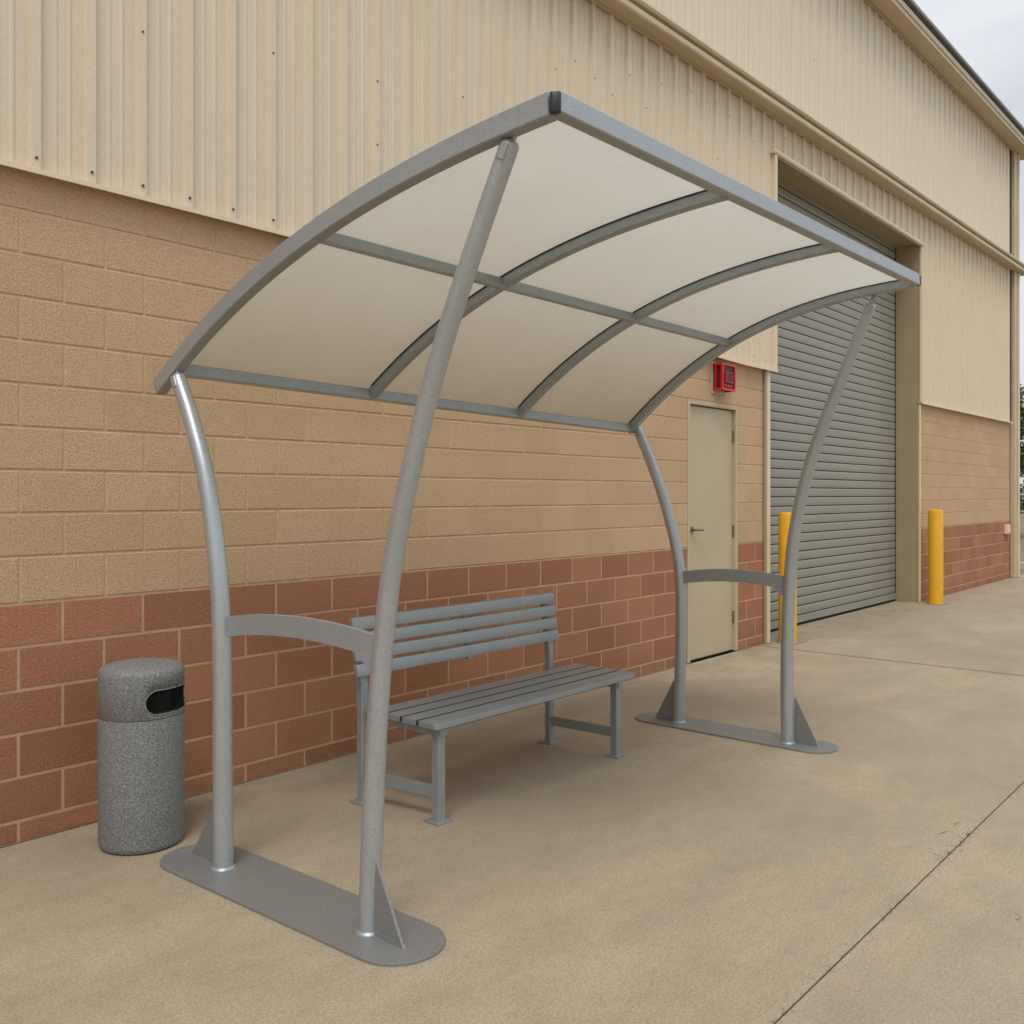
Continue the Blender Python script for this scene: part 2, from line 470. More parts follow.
# eave soffit + fascia + roof
sof = [(SY+.02,0),(SY-.27,-.01),(SY-.27,.05),(SY-.285,.055),(SY-.285,.13),(SY-.26,.14),(SY+.02,.14)]
ev = strip(eave, XL, 20.62, sof, 'eave_soffit', M['trim'])
strip(eave, XL, 20.62, [(SY-.29,.141),(SY-.30,.155),(SY-.30,.19),(SY+.02,.19),(SY+.02,.141)], 'roof_gasket', M['gasket'])
strip(eave, XL, 20.66, [(SY-.32,.191),(SY-.33,.20),(SY-.33,.225),(SY+.02,.235),(SY+.02,.191)], 'roof_edge', M['roof'])
m = MB(); m.hexa([(XL,W,eave(XL)+.15),(20.6,W,eave(20.6)+.15),(20.6,W+14,eave(20.6)+1.9),(XL,W+14,eave(XL)+1.9),
                  (XL,W,eave(XL)+.232),(20.6,W,eave(20.6)+.232),(20.6,W+14,eave(20.6)+2.0),(XL,W+14,eave(XL)+2.0)])
m.build('roof', M['roof'], bld, offset=BO)
strip(lambda x: eave(x)-.032, XL, 19.8, [(SY-.040,0),(SY-.040,.0205),(SY-.028,.0205),(SY-.028,0)], 'eave_channel', M['trim'])
# corner trim
m = MB()
m.box(19.87, 20.27, SY-.06, SY+.02, 0.004, eave(20.2)-.002)
m.build('corner_trim', M['trim'], bld, offset=BO, bevel=.006)
m = MB()
m.box(20.10, 20.17, SY-.085, SY-.061, .005, band(20)-.002); m.box(20.10, 20.17, SY-.085, SY-.061, band(20)+.18, eave(20.1)-.012)
m.build('corner_downpipe', M['trim_light'], bld, offset=BO, bevel=.006)
m = MB(); m.box(19.76, 19.868, SY-.004, SY+.02, zb(19.8)+.01, band(20)+.0); m.box(19.76, 19.868, SY-.004, SY+.02, band(20)+.18, eave(20)-.002)
m.build('corner_gap', M['gasket'], bld, offset=BO)
# end wall and rear, plain
m = MB()
m.box(19.88, 20.25, W+.021, W+14, .002, 8.3); m.box(XL-.2, XL-.001, W-.01, W+14, .002, 7.7); m.box(XL, 20.02, W+13.8, W+14, .002, 8.2)
m.build('end_wall', M['siding'], bld, offset=BO)
m = MB()
m.box(DX0-.3, GX0-.001, W+.25, W+.3, .0, 5.6); m.box(XL, 20.0, W+.26, W+.31, 3.2, 8.0) if False else None
m.build('inner_wall', M['void'], bld, offset=BO)

# --- roll-up door reveal
RY = 4.84
def boxpart(name, mat, parent, *b, bevel=0):
    m = MB(); m.box(*b); return m.build(name, mat, parent, offset=BO, bevel=bevel)
boxpart('door_jamb', M['trim_dark'], bld, GX1, GX1+.012, W-.018, RY+.05, .004, GZ)
boxpart('door_jamb', M['trim_dark'], bld, GX0-.012, GX0, W+.004, RY+.05, .004, GZ)
m = MB(); m.box(GX0-.012, GX1+.012, W-.02, RY+.05, GZ+.001, GZ+.018)
m.build('door_soffit', M['trim_dark'], bld, offset=BO)
for b in ((GX1-.006, GX1+.03, SY-.014, SY+.01, .004, zb(GX1)-.025), (GX1-.006, GX1+.03, SY-.044, SY-.002, zb(GX1)+.004, GZ-.03),
          (GX0-.05, GX0+.02, SY-.010, SY+.014, .004, zb(GX0)-.025), (GX0+.07, GX0+.125, SY-.044, SY-.002, zb(GX0)-.004, GZ-.03)):
    boxpart('opening_trim', M['trim_light'], bld, *b, bevel=.004)
m = MB(); m.box(GX0+.02, GX1+.09, SY-.05, SY+.0, GZ-.028, GZ-.012); m.box(GX0+.02, GX1+.09, SY-.056, SY-.050, GZ-.012, GZ+.014)
m.build('head_flashing', M['trim_light'], bld, offset=BO)
m = MB(); m.box(GX0-.10, GX0-.053, SY-.006, SY+.014, .004, zb(GX0)-.03)
m.build('wall_end_trim', M['trim_dark'], bld, offset=BO)
# slatted curtain
door = None
m = MB()
n = 47; z0 = .13; pit = (GZ-z0+.05)/n
prof = []
for k in range(n):
    z = z0 + k*pit
    prof += [(RY+.012, z), (RY-.001, z+.003), (RY-.005, z+pit*.3), (RY-.005, z+pit*.75), (RY-.001, z+pit-.010), (RY+.013, z+pit-.009)]
A = [m.bm.verts.new((GX0+.02, y, z)) for y, z in prof]; B = [m.bm.verts.new((GX1-.05, y, z)) for y, z in prof]
for i in range(len(prof)-1): m.bm.faces.new([A[i], B[i], B[i+1], A[i+1]])
rd = m.build('roll_up_door', M['shutter'], bld, offset=BO)
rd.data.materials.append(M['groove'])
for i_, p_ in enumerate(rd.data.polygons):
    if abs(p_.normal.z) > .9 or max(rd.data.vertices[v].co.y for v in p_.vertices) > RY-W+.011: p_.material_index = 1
def sub(mb, name, mat, parent, **k):
    return mb.build(name, mat, parent, offset=BO, **k)
m = MB(); m.box(GX0+.02, GX1-.05, RY-.022, RY+.02, .035, .12); sub(m, 'bottom_bar', M['shutter'], rd, bevel=.004)
m = MB(); m.box(GX0+.02, GX1-.05, RY-.01, RY+.03, .004, .034); m.box(GX0+.02, GX1-.05, RY+.0, RY+.03, .121, .132); sub(m, 'rubber_seal', M['void'], rd)
boxpart('side_gap', M['void'], rd, GX1-.05, GX1-.001, RY+.0, RY+.04, .004, GZ-.001)
boxpart('side_gap', M['void'], rd, GX0+.001, GX0+.02, RY+.0, RY+.04, .004, GZ-.001)
m = MB(); m.box(GX0-.2, GX1+.2, RY+.06, RY+.09, .0, GZ+.1); sub(m, 'door_backing', M['void'], rd)

# --- personnel door (z from 0.05)
pd_ = MB(); pd_.box(DX0+.05, DX1-.05, W+.035, W+.08, .014, DZ-.055)
pd = pd_.build('personnel_door', M['door'], bld, offset=BO, bevel=.003)
m = MB()
m.box(DX0+.001, DX0+.045, W-.004, W+.15, .004, DZ-.001); m.box(DX1-.045, DX1-.001, W-.004, W+.15, .004, DZ-.001)
m.box(DX0+.0455, DX1-.0455, W-.004, W+.15, DZ-.046, DZ-.001)
m.build('door_frame', M['door'], bld, offset=BO, bevel=.004)
m = MB(); m.box(DX0+.045, DX1-.045, W+.09, W+.12, .0, DZ-.05); m.box(DX0+.046, DX1-.046, W+.03, W+.1, .002, .0125)
m.build('door_shadow_gap', M['void'], bld, offset=BO)
m = MB()
hx, hz = DX0+.12, 1.265
m.lathe([(0,0),(.032,0),(.032,.012),(0,.012)], 20)
bmesh.ops.rotate(m.bm, verts=m.bm.verts, matrix=Matrix.Rotation(R(90), 3, 'X')); bmesh.ops.translate(m.bm, verts=m.bm.verts, vec=(hx, W+.035, hz))
m.tube([(hx, W+.03, hz), (hx, W-.012, hz), (hx+.03, W-.022, hz), (hx+.14, W-.024, hz-.004)], [.011,.011,.011,.009], 12)
sub(m, 'handle', M['steel'], pd, smooth=True)
for z in (.35, 1.23, 2.2):
    m = MB(); m.tube([(DX1-.048, W+.022, z-.06), (DX1-.048, W+.022, z+.06)], .009, 10); sub(m, 'hinge', M['steel'], pd)

# --- screws on the siding
scm = MB(); scm.lathe([(0,.0),(.016,.0),(.016,.003),(.008,.004),(.008,.010),(0,.010)], 10)
bmesh.ops.rotate(scm.bm, verts=scm.bm.verts, matrix=Matrix.Rotation(R(90), 3, 'X'))
sc0 = scm.build('screw', M['screw'], bld)
first = True
def screw(x, y, z, s=1):
    global first
    o = sc0 if first else sc0.copy()
    if not first: C.objects.link(o)
    first = False
    o.parent = bld; o.location = (x, y-W, z); o.scale = (s, s, s)
k = 0
for k in range(0, 7): screw(RX0+k*.257, SY-.024, zb(RX0+k*.257)+.055, .9)
for (x, z) in ((8.9, 3.05), (9.2, 3.03), (15.6,3.05),(16.9,3.05),(18.2,3.05)):
    kk = round((x-RX0)/.257); screw(RX0+kk*.257, SY-.024, z, .7)
for kk, z in ((2,3.93),(5,4.1),(8,4.2),(8,3.8),(11,4.35),(14,4.55),(14,4.15),(15,4.9),(16,5.05),(17,5.0),(17,4.3),(18,4.95),(19,5.2),(20,5.0),(20,4.4),(21,5.3),(23,5.4),(23,4.6),(25,4.9),(26,5.4),(28,5.3),(31,5.55),(33,5.5),(37,5.6),(40,5.6)):
    screw(RX0+kk*.257, SY-.024, z, .75)
for kk, z in ((24,6.6),(29,6.9),(34,6.7),(38,7.2),(41,7.0),(45,7.4),(48,7.1)):
    screw(RX0+kk*.257, SY-.02, z, .75)

# ------------------------------------------------------------------ alarm
al = thing('fire_alarm', 'red fire alarm horn strobe box mounted above the khaki personnel door', 'fire alarm', (8.335, W, 2.765))
AO = (8.335, W, 2.765)
ax0, ax1, az0, az1, ay = 8.20, 8.47, 2.63, 2.895, 4.40
m = MB(); m.box(ax0-.02, ax1+.02, W-.012, W-.001, az0-.03, az1+.02); m.build('back_plate', M['trim'], al, offset=AO, bevel=.003)
m = MB(); m.box(ax0+.012, ax1-.012, ay+.012, W-.012, az0+.012, az1-.012); m.build('case', M['alarm_dark'], al, offset=AO)
m = MB()
t = .022
for (a,b,c,d,e,f) in ((ax0,ax1,ay,ay+t,az0,az0+t),(ax0,ax1,ay,ay+t,az1-t,az1),(ax0,ax0+t,ay,ay+t,az0+t,az1-t),(ax1-t,ax1,ay,ay+t,az0+t,az1-t),
    (ax0,ax0+t,ay+t,W-.013,az0,az0+t),(ax0,ax0+t,ay+t,W-.013,az1-t,az1),(ax1-t,ax1,ay+t,W-.013,az0,az1),
    (ax0+.0,ax0+.02,W-.05,W-.03,az0+t,az1-t)): m.box(a,b,c,d,e,f)
m.build('frame', M['alarm'], al, offset=AO)
m = MB()
m.box(ax0+.05, ax0+.19, ay-.012, ay+.01, az0+.075, az0+.085); m.box(ax0+.05, ax0+.19, ay-.012, ay+.01, az0+.165, az0+.175)
m.box(ax0+.05, ax0+.06, ay-.012, ay+.01, az0+.085, az0+.165); m.box(ax0+.18, ax0+.19, ay-.012, ay+.01, az0+.085, az0+.165)
for q in range(3): m.box(ax0+.05+q*.05, ax0+.085+q*.05, ay-.002, ay+.01, az0+.035, az0+.055)
m.build('lens_surround', M['alarm'], al, offset=AO)
m = MB(); m.box(ax0+.062, ax0+.178, ay-.008, ay+.005, az0+.088, az0+.162); m.build('strobe_lens', M['black'], al, offset=AO, bevel=.004)

# small outlet box by the corner
m = MB(); m.box(19.42, 19.66, SY-.03, W-.001, .86, 1.04)
m.box(19.44, 19.64, SY-.038, SY-.0305, .88, 1.02)
tag(m.build('outlet_box', M['trim_light'], None, offset=(0,0,0), bevel=.006), 'small cream outlet box low on the wall beside the far corner', 'outlet box')

# ------------------------------------------------------------------ bollards
def bollard(x, y, label, h=1.41, r=.096):
    t = thing('bollard', label, 'bollard', (x, y, 0), 'yellow bollards guarding the roll-up door')
    m = MB(); m.lathe([(r,.008),(r,h-.03),(r*.93,h-.012),(r*.7,h-.002),(r*.3,h+.004),(0,h+.006)], 36)
    m.build('post', M['yellow'], t, smooth=True)
    m = MB(); m.box(-.15, .17, -.16, .06, .0, .008); m.build('base_plate', M['galv'], t)
    return t
bollard(9.60, 4.37, 'yellow bollard between the personnel door and the roll-up door, partly behind a shelter post')
bollard(14.42, 4.27, 'yellow bollard standing in front of the rust block base right of the roll-up door', 1.385, .104)

# ------------------------------------------------------------------ shelter
X0, X1 = 2.20, 5.635
YF0, YF1 = 1.725, 1.765
YE0, YE1 = 4.105, 3.93
def zn(y): t = y-1.74; return 2.812 - .05*t - .055*t*t - .019*t**3
def zf(y): t = y-1.76; return 2.885 - .100*t*t - .043*t**3
def roofp(x, s, drop=0.):
    u = (x-X0)/(X1-X0)
    def pt(s):
        ya = YF0+(YE0-YF0)*s; yb = YF1+(YE1-YF1)*s
        return Vector((x, ya+(yb-ya)*u, zn(ya)+(zf(yb)-zn(ya))*u))
    p = pt(s)
    if drop:
        t = (pt(s+.01)-pt(s-.01)).normalized()
        nrm = Vector((0, t.z, -t.y))     # pointing down-ish
        if nrm.z > 0: nrm = -nrm
        p = p + nrm*drop
    return p
sh = thing('bus_shelter', 'silver metal shelter with curved translucent canopy on four bowed posts', 'shelter', (3.94, 2.9, 0))
SO = (3.94, 2.9, 0)
NS = 40
def arch(x, h, w, s0, s1, dropx=0):
    m = MB()
    pts = [roofp(x, s0+(s1-s0)*i/NS, dropx+h/2) for i in range(NS+1)]
    m.rect(pts, w, h, up=(1,0,0))
    return m.build('arch_rail' if dropx == 0 else 'rafter', M['metal'], sh, offset=SO, smooth=True)
arch(X0, .074, .052, .0102, 1.0); arch(X1, .074, .052, .0102, .942)
XRB = (3.315, 4.47)
for x in XRB: arch(x, .058, .046, .014, .945, .012)
def cross(sa, sb, h, w, name, drop=.0, x0=X0+.026, x1=X1-.026, mat='metal', tl=1.):
    m = MB(); n = 6; pts = []
    # section oriented with the arch
    A = roofp(x0, sa, drop+h/2); B = roofp(x1, sb, drop+h/2)
    ta = roofp(X0, sa+.02)-roofp(X0, sa-.02); ta.normalize()
    ta = (ta*tl + Vector((0, 1, 0))*(1-tl)).normalized()
    m.rect([A.lerp(B, i/n) for i in range(n+1)], w, h, up=tuple(ta))
    return m.build(name, M[mat], sh, offset=SO, smooth=True)
cross(0.008, 0.008, .066, .05, 'front_beam', -.0015, X0+.0, X1-.0)
cross(.508, .568, .046, .044, 'purlin', .018, tl=.15)
cross(.948, .938, .054, .05, 'rear_beam', .012, tl=.2)
# end plugs
m = MB()
c = roofp(X0, .008, .033)
m.prism([(c.x-.029, c.y-.0035), (c.x-.029, c.y-.014), (c.x-.015, c.y-.029), (c.x-.0005, c.y-.029), (c.x-.0005, c.y-.0035)], 'z', c.z-.037, c.z+.027)
m.build('end_cap', M['black'], sh, offset=SO, bevel=.004, smooth=True)
m = MB(); c = roofp(X1, .008, .033); m.box(X1+.001, X1+.036, c.y-.024, c.y+.024, c.z-.030, c.z+.031)
m.build('end_cap', M['black'], sh, offset=SO, bevel=.005)
for x, s in ((X0, 1), (X1, .942)):
    p = roofp(x, s, .037); q = roofp(x, s-.01, .037); d = (p-q).normalized()
    m = MB(); m.rect([p+d*.0005, p+d*.006], .048, .07, up=(1,0,0)); m.build('end_cap', M['black'], sh, offset=SO)
# panels
xb = [X0+.024] + [0] + [X1-.024]
edges = [(X0+.020, XRB[0]-.008), (XRB[0]+.008, XRB[1]-.008), (XRB[1]+.008, X1-.020)]
def s_mid(x): u = (x-X0)/(X1-X0); return .515+(.572-.515)*u
def s_back(x): u = (x-X0)/(X1-X0); return .948+(.938-.948)*u
for xa, xc in edges:
    for part in (0, 1):
        m = MB(); NU, NV = 6, 16; g = []
        for lay in (.014, .022) if False else (.012, .020):
            rows = []
            for i in range(NV+1):
                row = []
                for j in range(NU+1):
                    x = xa+(xc-xa)*j/NU
                    a, b = (.012, s_mid(x)-.004) if part == 0 else (s_mid(x)+.004, s_back(x)+.008)
                    row.append(m.bm.verts.new(roofp(x, a+(b-a)*i/NV, lay - (.006 if False else 0))))
                rows.append(row)
            g.append(rows)
        for rows in g:
            for i in range(NV):
                for j in range(NU): m.bm.faces.new([rows[i][j], rows[i][j+1], rows[i+1][j+1], rows[i+1][j]])
        a, b = g
        loop = [(0,j) for j in range(NU)] + [(i,NU) for i in range(NV)] + [(NV,j) for j in range(NU,0,-1)] + [(i,0) for i in range(NV,0,-1)]
        for q in range(len(loop)):
            (i0,j0), (i1,j1) = loop[q], loop[(q+1)%len(loop)]
            m.bm.faces.new([a[i0][j0], a[i1][j1], b[i1][j1], b[i0][j0]])
        m.build('canopy_panel', M['panel'], sh, offset=SO, smooth=True)
# glazing gaskets along the rafters (dark line on the upper side of each)
for x in (XRB[0]-.028, XRB[1]-.028, X1-.031):
    m = MB(); pts = [roofp(x, .03+(.925-.03)*i/NS, .0235) for i in range(NS+1)]
    m.rect(pts, .006, .005, up=(1,0,0), c=.001); m.build('gasket', M['gasket'], sh, offset=SO)
for x in (X0+.0285, XRB[0]+.0255, XRB[1]+.0255):  # added pale strips, here and below, standing for light leaking past the panels
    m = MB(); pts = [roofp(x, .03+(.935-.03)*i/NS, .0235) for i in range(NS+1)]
    m.rect(pts, .005, .006, up=(1,0,0), c=.001); m.build('light_leak_strip', M['leak_line'], sh, offset=SO)
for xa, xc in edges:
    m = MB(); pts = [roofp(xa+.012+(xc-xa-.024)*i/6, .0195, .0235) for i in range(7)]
    m.rect(pts, .006, .005, up=(0,1,0), c=.001); m.build('light_leak_strip', M['leak_line'], sh, offset=SO)
# posts
def spline(pts, n=28):
    out = []; P = [Vector(p) for p in pts]; P = [P[0]*2-P[1]] + P + [P[-1]*2-P[-2]]
    m_ = len(P)-3
    for i in range(m_):
        p0, p1, p2, p3 = P[i:i+4]
        for k in range(n//m_+1):
            t = k/(n//m_+1)
            out.append(.5*((2*p1)+(-p0+p2)*t+(2*p0-5*p1+4*p2-p3)*t*t+(-p0+3*p1-3*p2+p3)*t**3))
    out.append(P[-2]); return out
def post(x, yz, r0, r1, up_s):
    pts = spline([(x, y, z) for y, z in yz]); n = len(pts)
    L = [0]
    for a, b in zip(pts, pts[1:]): L.append(L[-1]+(b-a).length)
    rr = [r0+(r1-r0)*(l/L[-1])**1.5 for l in L]
    # rounded tip
    d = (pts[-1]-pts[-2]).normalized()
    tip = [pts[-1]+d*q for q in (.010, .018, .022)]; rr += [r1*.93, r1*.7, r1*.3]
    m = MB(); m.tube([tuple(p) for p in pts+tip], rr, 28)
    po = m.build('post', M['post'], sh, offset=SO, smooth=True, auto=60)
    # slotted pin plate at the head
    top = pts[-1]
    a = top - d*.05; b = top + d*.075
    m = MB(); m.rect([tuple(a), tuple(b)], .014, .034, up=(1,0,0)); 
    m.build('pin_bracket', M['metal'], po, offset=SO)
    nx = -1
    m = MB(); m.rect([tuple(top-d*.050+Vector((-r1*.90,-.006,0))), tuple(top+d*.004+Vector((-r1*.80,-.006,0)))], .014, .034, up=(1,0,0), c=.006)
    m.build('slot_cover', M['metal'], po, offset=SO, bevel=.003)
    # collar weld
    m = MB(); fx, fy = pts[0].x, pts[0].y
    m.lathe([(r0+.001,.0118),(r0+.008,.0122),(r0+.003,.020),(r0,.022)], 28, (fx, fy)); m.build('weld_bead', M['metal'], po, offset=SO, smooth=True)
    return po
nb = [(3.535,.012),(3.540,.45),(3.548,.95),(3.572,1.25),(3.66,1.64),(3.79,1.93),(3.905,2.125)]
nf = [(2.618,.012),(2.595,.45),(2.56,.90),(2.49,1.35),(2.37,1.76),(2.23,2.12),(2.06,2.47),(1.938,2.705)]
fb = [(3.395,.012),(3.380,.45),(3.378,.95),(3.42,1.25),(3.52,1.58),(3.63,1.85),(3.735,2.07)]
ff = [(2.580,.012),(2.585,.45),(2.575,.90),(2.54,1.33),(2.45,1.74),(2.33,2.08),(2.18,2.44),(2.055,2.74)]
post(X0-.01, nb, .043, .036, 0); post(X0+.018, nf, .040, .032, 0)
post(X1+.055, fb, .040, .036, 0); post(X1+.036, ff, .042, .033, 0)
# arm rails between posts
def yat(pr, z):
    for (a, za), (b, zc) in zip(pr, pr[1:]):
        if za <= z <= zc: return a+(b-a)*(z-za)/(zc-za)
def arm(x, back, front, z0, z1, rise):
    ya, yb = yat(back, 1.05)-.03, yat(front, 1.05)+.03
    n = 18; top = []; bot = []
    for i in range(n+1):
        u = i/n; y = ya+(yb-ya)*u; z = z0+(z1-z0)*u + rise*4*u*(1-u)
        top.append((y, z)); bot.append((y, z-.085))
    m = MB(); m.prism(top+bot[::-1], 'x', x-.009, x+.009)
    o = m.build('arm_rail', M['metal'], sh, offset=SO, bevel=.0012)
    m = MB(); m.prism([(yb+.085, z1-.075), (yb-.0, z1-.075), (yb+.0, z1-.125), (yb+.03, z1-.12)], 'x', x-.016, x+.016)
    m.build('rail_lug', M['metal'], o, offset=SO)
arm(X0+.004, nb, nf, 1.080, 1.098, .034); arm(X1+.045, fb, ff, 1.066, 1.074, .033)
# foot plates with gussets
def foot(x, ya, yb, w, pa, sk):
    r = w/2; out = []
    for k in range(17): a = math.pi*k/16; out.append((x+r*math.cos(a), yb-r+r*math.sin(a)))
    for k in range(17): a = math.pi+math.pi*k/16; out.append((x+r*math.cos(a), ya+r+r*math.sin(a)))
    out = [(q[0]+((ya+yb)/2-q[1])*sk, q[1]) for q in out]
    m = MB(); m.prism(out, 'z', .0005, .012); o = m.build('foot_plate', M['plate'], sh, offset=SO, bevel=.0015)
    for (y0, d) in pa:
        gl = .245 if d > 0 and sk else .20; gx = x-(.022 if d > 0 and sk else 0)
        m = MB(); m.prism([(y0+d*.034, .012), (y0+d*gl, .012), (y0+d*(gl-.01), .02), (y0+d*.042, .30), (y0+d*.034, .30)], 'x', gx-.006, gx+.006)
        m.build('gusset', M['plate'], sh, offset=SO, bevel=.001)
foot(X0+.012, 2.315, 3.875, .335, [(3.535, 1), (2.618, -1)], .04)
foot(X1+.065, 2.275, 3.73, .31, [(3.395, 1), (2.580, -1)], 0)

# ------------------------------------------------------------------ bench
bn = thing('bench', 'grey slatted metal bench with backrest standing against the rust block base', 'bench', (3.95, 3.5, 0))
NO = (3.95, 3.5, 0)
LX = (3.205, 4.725); FY, BY = 3.262, 3.765
def bb(mb, name, mat='bench', parent=bn, **k): return mb.build(name, M[mat], parent, offset=NO, **k)
SZ = .495
for i, (ya, yb) in enumerate(((3.20,3.332),(3.350,3.450),(3.468,3.568),(3.586,3.69))):
    m = MB()
    xa, xc = 3.135, 4.885
    if i == 0:
        out = [(xa, ya+.02), (xa+.012, ya+.004), (xa+.03, ya), (xc-.05, ya), (xc-.018, ya+.014), (xc, ya+.05), (xc, yb), (xa, yb)]
    else: out = [(xa, ya), (xc, ya), (xc, yb), (xa, yb)]
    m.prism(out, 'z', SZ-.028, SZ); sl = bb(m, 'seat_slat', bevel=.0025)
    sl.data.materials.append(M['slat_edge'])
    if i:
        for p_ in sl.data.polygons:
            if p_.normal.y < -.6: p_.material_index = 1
def by(z): return 3.765 + .055*max(0, (z-.60)/.36)      # lean of the back supports
for zc in (.933, .854, .775, .697):
    yf = by(zc)-.045
    m = MB(); lean = .055/.36
    q = [(yf+lean*(-.032)-.014, zc-.032), (yf+lean*(-.032)+.014, zc-.032), (yf+lean*.032+.014, zc+.032), (yf+lean*.032-.014, zc+.032)]
    m.prism(q, 'x', 3.075, 4.745)
    bb(m, 'back_slat', bevel=.005, smooth=True)
for x in LX:
    m = MB(); m.rect([(x, FY, .01), (x, FY, SZ-.03)], .05, .05, up=(1,0,0)); bb(m, 'leg')
    bk = x-(.055 if x < 4 else .02)
    m = MB(); m.rect([(bk, BY, .01), (bk, BY+.002, .30), (bk, BY+.004, .60), (bk, by(.945)+.0, .945)], .046, .042, up=(1,0,0)); bb(m, 'leg')
    for (xx, y) in ((x, FY), (bk, BY)):
        m = MB(); m.box(xx-.052, xx+.052, y-.05, y+.05, .0005, .010); bb(m, 'foot_pad', bevel=.002)
    m = MB(); m.hexa([(x-.012,FY+.024,.115),(x+.012,FY+.024,.115),(bk+.012,BY-.018,.115),(bk-.012,BY-.018,.115),(x-.012,FY+.024,.172),(x+.012,FY+.024,.172),(bk+.012,BY-.018,.172),(bk-.012,BY-.018,.172)]); bb(m, 'stretcher', bevel=.002)
    m = MB(); m.box(x-.022, x+.022, FY-.035, BY-.019, SZ-.072, SZ-.029); bb(m, 'seat_bearer', bevel=.002)
m = MB(); m.rect([(3.95, by(.64)-.012, .64), (3.95, by(.945)-.012, .945)], .046, .022, up=(1,0,0)); bb(m, 'back_support')

# ------------------------------------------------------------------ litter bin
bc = (2.120, 4.105)
lb = thing('litter_bin', 'round speckled grey litter bin with dark slot opening beside the wall', 'litter bin', (bc[0], bc[1], 0))
m = MB()
m.lathe([(0,.004),(.173,.004),(.181,.012),(.185,.03),(.187,.30),(.187,.588),(.186,.593),(.1855,.5945)], 72)
m.build('body', M['bin'], lb, smooth=True, auto=50)
# lid: shell with an opening
NA = 144; zs = [.5965,.600,.604,.610,.62,.63,.64,.65,.66,.67,.68,.69,.70,.71,.72,.73,.75,.77,.785]
m = MB(); bm = m.bm
r = .1865; zc_, hh = .672, .053
a0, a1 = R(-113), R(-16)
halfw = (a1-a0)/2*r; am = (a0+a1)/2
def insd(a, z):
    s_ = ((a-am+math.pi) % (2*math.pi)-math.pi)*r
    dx = max(0, abs(s_)-(halfw-hh)); return math.hypot(dx, z-zc_) < hh if abs(z-zc_) < hh else False
bm.free(); m = MB()
m.lathe([(0,.5955),(r-.002,.5955),(r,.5975),(r,.785),(r-.003,.800),(r-.012,.812),(r-.032,.822),(.10,.832),(.0,.836)], NA)
lid = m.build('lid', M['bin'], lb, smooth=True, auto=60)
# cutter
cm = MB(); out = []
K = 16
pin, pout = [], []
for k in range(K+1): out.append((halfw-hh+hh*math.cos(-math.pi/2+math.pi*k/K), zc_+hh*math.sin(-math.pi/2+math.pi*k/K)))
for k in range(K+1): out.append((-halfw+hh+hh*math.cos(math.pi/2+math.pi*k/K), zc_+hh*math.sin(math.pi/2+math.pi*k/K)))
# densify the straight runs
dense = []
for i in range(len(out)):
    a, b = out[i], out[(i+1)%len(out)]; dd = math.hypot(a[0]-b[0], a[1]-b[1]); nn = max(1, int(dd/.012))
    for q in range(nn): dense.append((a[0]+(b[0]-a[0])*q/nn, a[1]+(b[1]-a[1])*q/nn))
def wrap(s_, z, rad): a = am+s_/r; return (rad*math.cos(a), rad*math.sin(a), z)
vi = [cm.bm.verts.new(wrap(s_, z, r-.06)) for s_, z in dense]; vo = [cm.bm.verts.new(wrap(s_, z, r+.03)) for s_, z in dense]
n = len(dense)
for i in range(n): cm.bm.faces.new([vi[i], vi[(i+1)%n], vo[(i+1)%n], vo[i]])
fi = cm.bm.faces.new(vi[::-1]); fo = cm.bm.faces.new(vo)
bmesh.ops.triangulate(cm.bm, faces=[fi, fo])
cut = cm.build('cutter', M['void'])
cut.location = (bc[0], bc[1], 0)
bo = lid.modifiers.new('cut', 'BOOLEAN'); bo.object = cut; bo.operation = 'DIFFERENCE'; bo.solver = 'EXACT'
bpy.context.view_layer.update()
dg = bpy.context.evaluated_depsgraph_get()
nm = bpy.data.meshes.new_from_object(lid.evaluated_get(dg))
lid.modifiers.clear(); lid.data = nm
bpy.data.objects.remove(cut)
# dark recess faces get the void material
lid.data.materials.clear(); lid.data.materials.append(M['bin']); lid.data.materials.append(M['void'])
for p in lid.data.polygons:
    c = p.center; rad = math.hypot(c.x, c.y)
    p.material_index = 1 if (rad < r-.008 and zc_-hh-.001 < c.z < zc_+hh+.001) else 0
m = MB(); ln = len(dense); st_ = [ (s_, z) for s_, z in dense]
pts = [wrap(s_*1.003, zc_+(z-zc_)*1.03, r+.0005) for s_, z in dense]; pts.append(pts[0]); 
m.tube(pts, .0032, 8); m.build('slot_rim', M['bin'], lb, smooth=True)

# ------------------------------------------------------------------ beyond the corner
m = MB(); m.box(22.7, 22.9, -3, 30, -.06, .12)
struct(m.build('kerb', M['kerb'], bevel=.01))
fc = thing('chain_link_fence', 'grey chain link fence past the far corner of the building', 'fence', (29, 8, 0))
FO = (29, 8, 0)
for k in range(13):
    m = MB(); y = -9+k*2.5; m.tube([(29, y, -.05), (29, y, 1.66)], .03, 10); m.build('fence_post', M['galv'], fc, offset=FO, smooth=True)
m = MB(); m.tube([(29,-9,1.6),(29,21,1.6)], .022, 10); m.build('top_rail', M['galv'], fc, offset=FO, smooth=True)
m = MB(); a = .09
y = -9.
while y < 21:
    for sgn in (1, -1):
        y2 = y+sgn*1.6
        za, zc2, ya_, yb_ = 0., 1.6, y, y2
        if -9.2 < y2 < 21.2:
            m.poly([(29, ya_-.004, za), (29, ya_+.004, za), (29, yb_+.004, zc2), (29, yb_-.004, zc2)])
    y += a
m.build('wire_mesh', M['mesh'], fc, offset=FO)

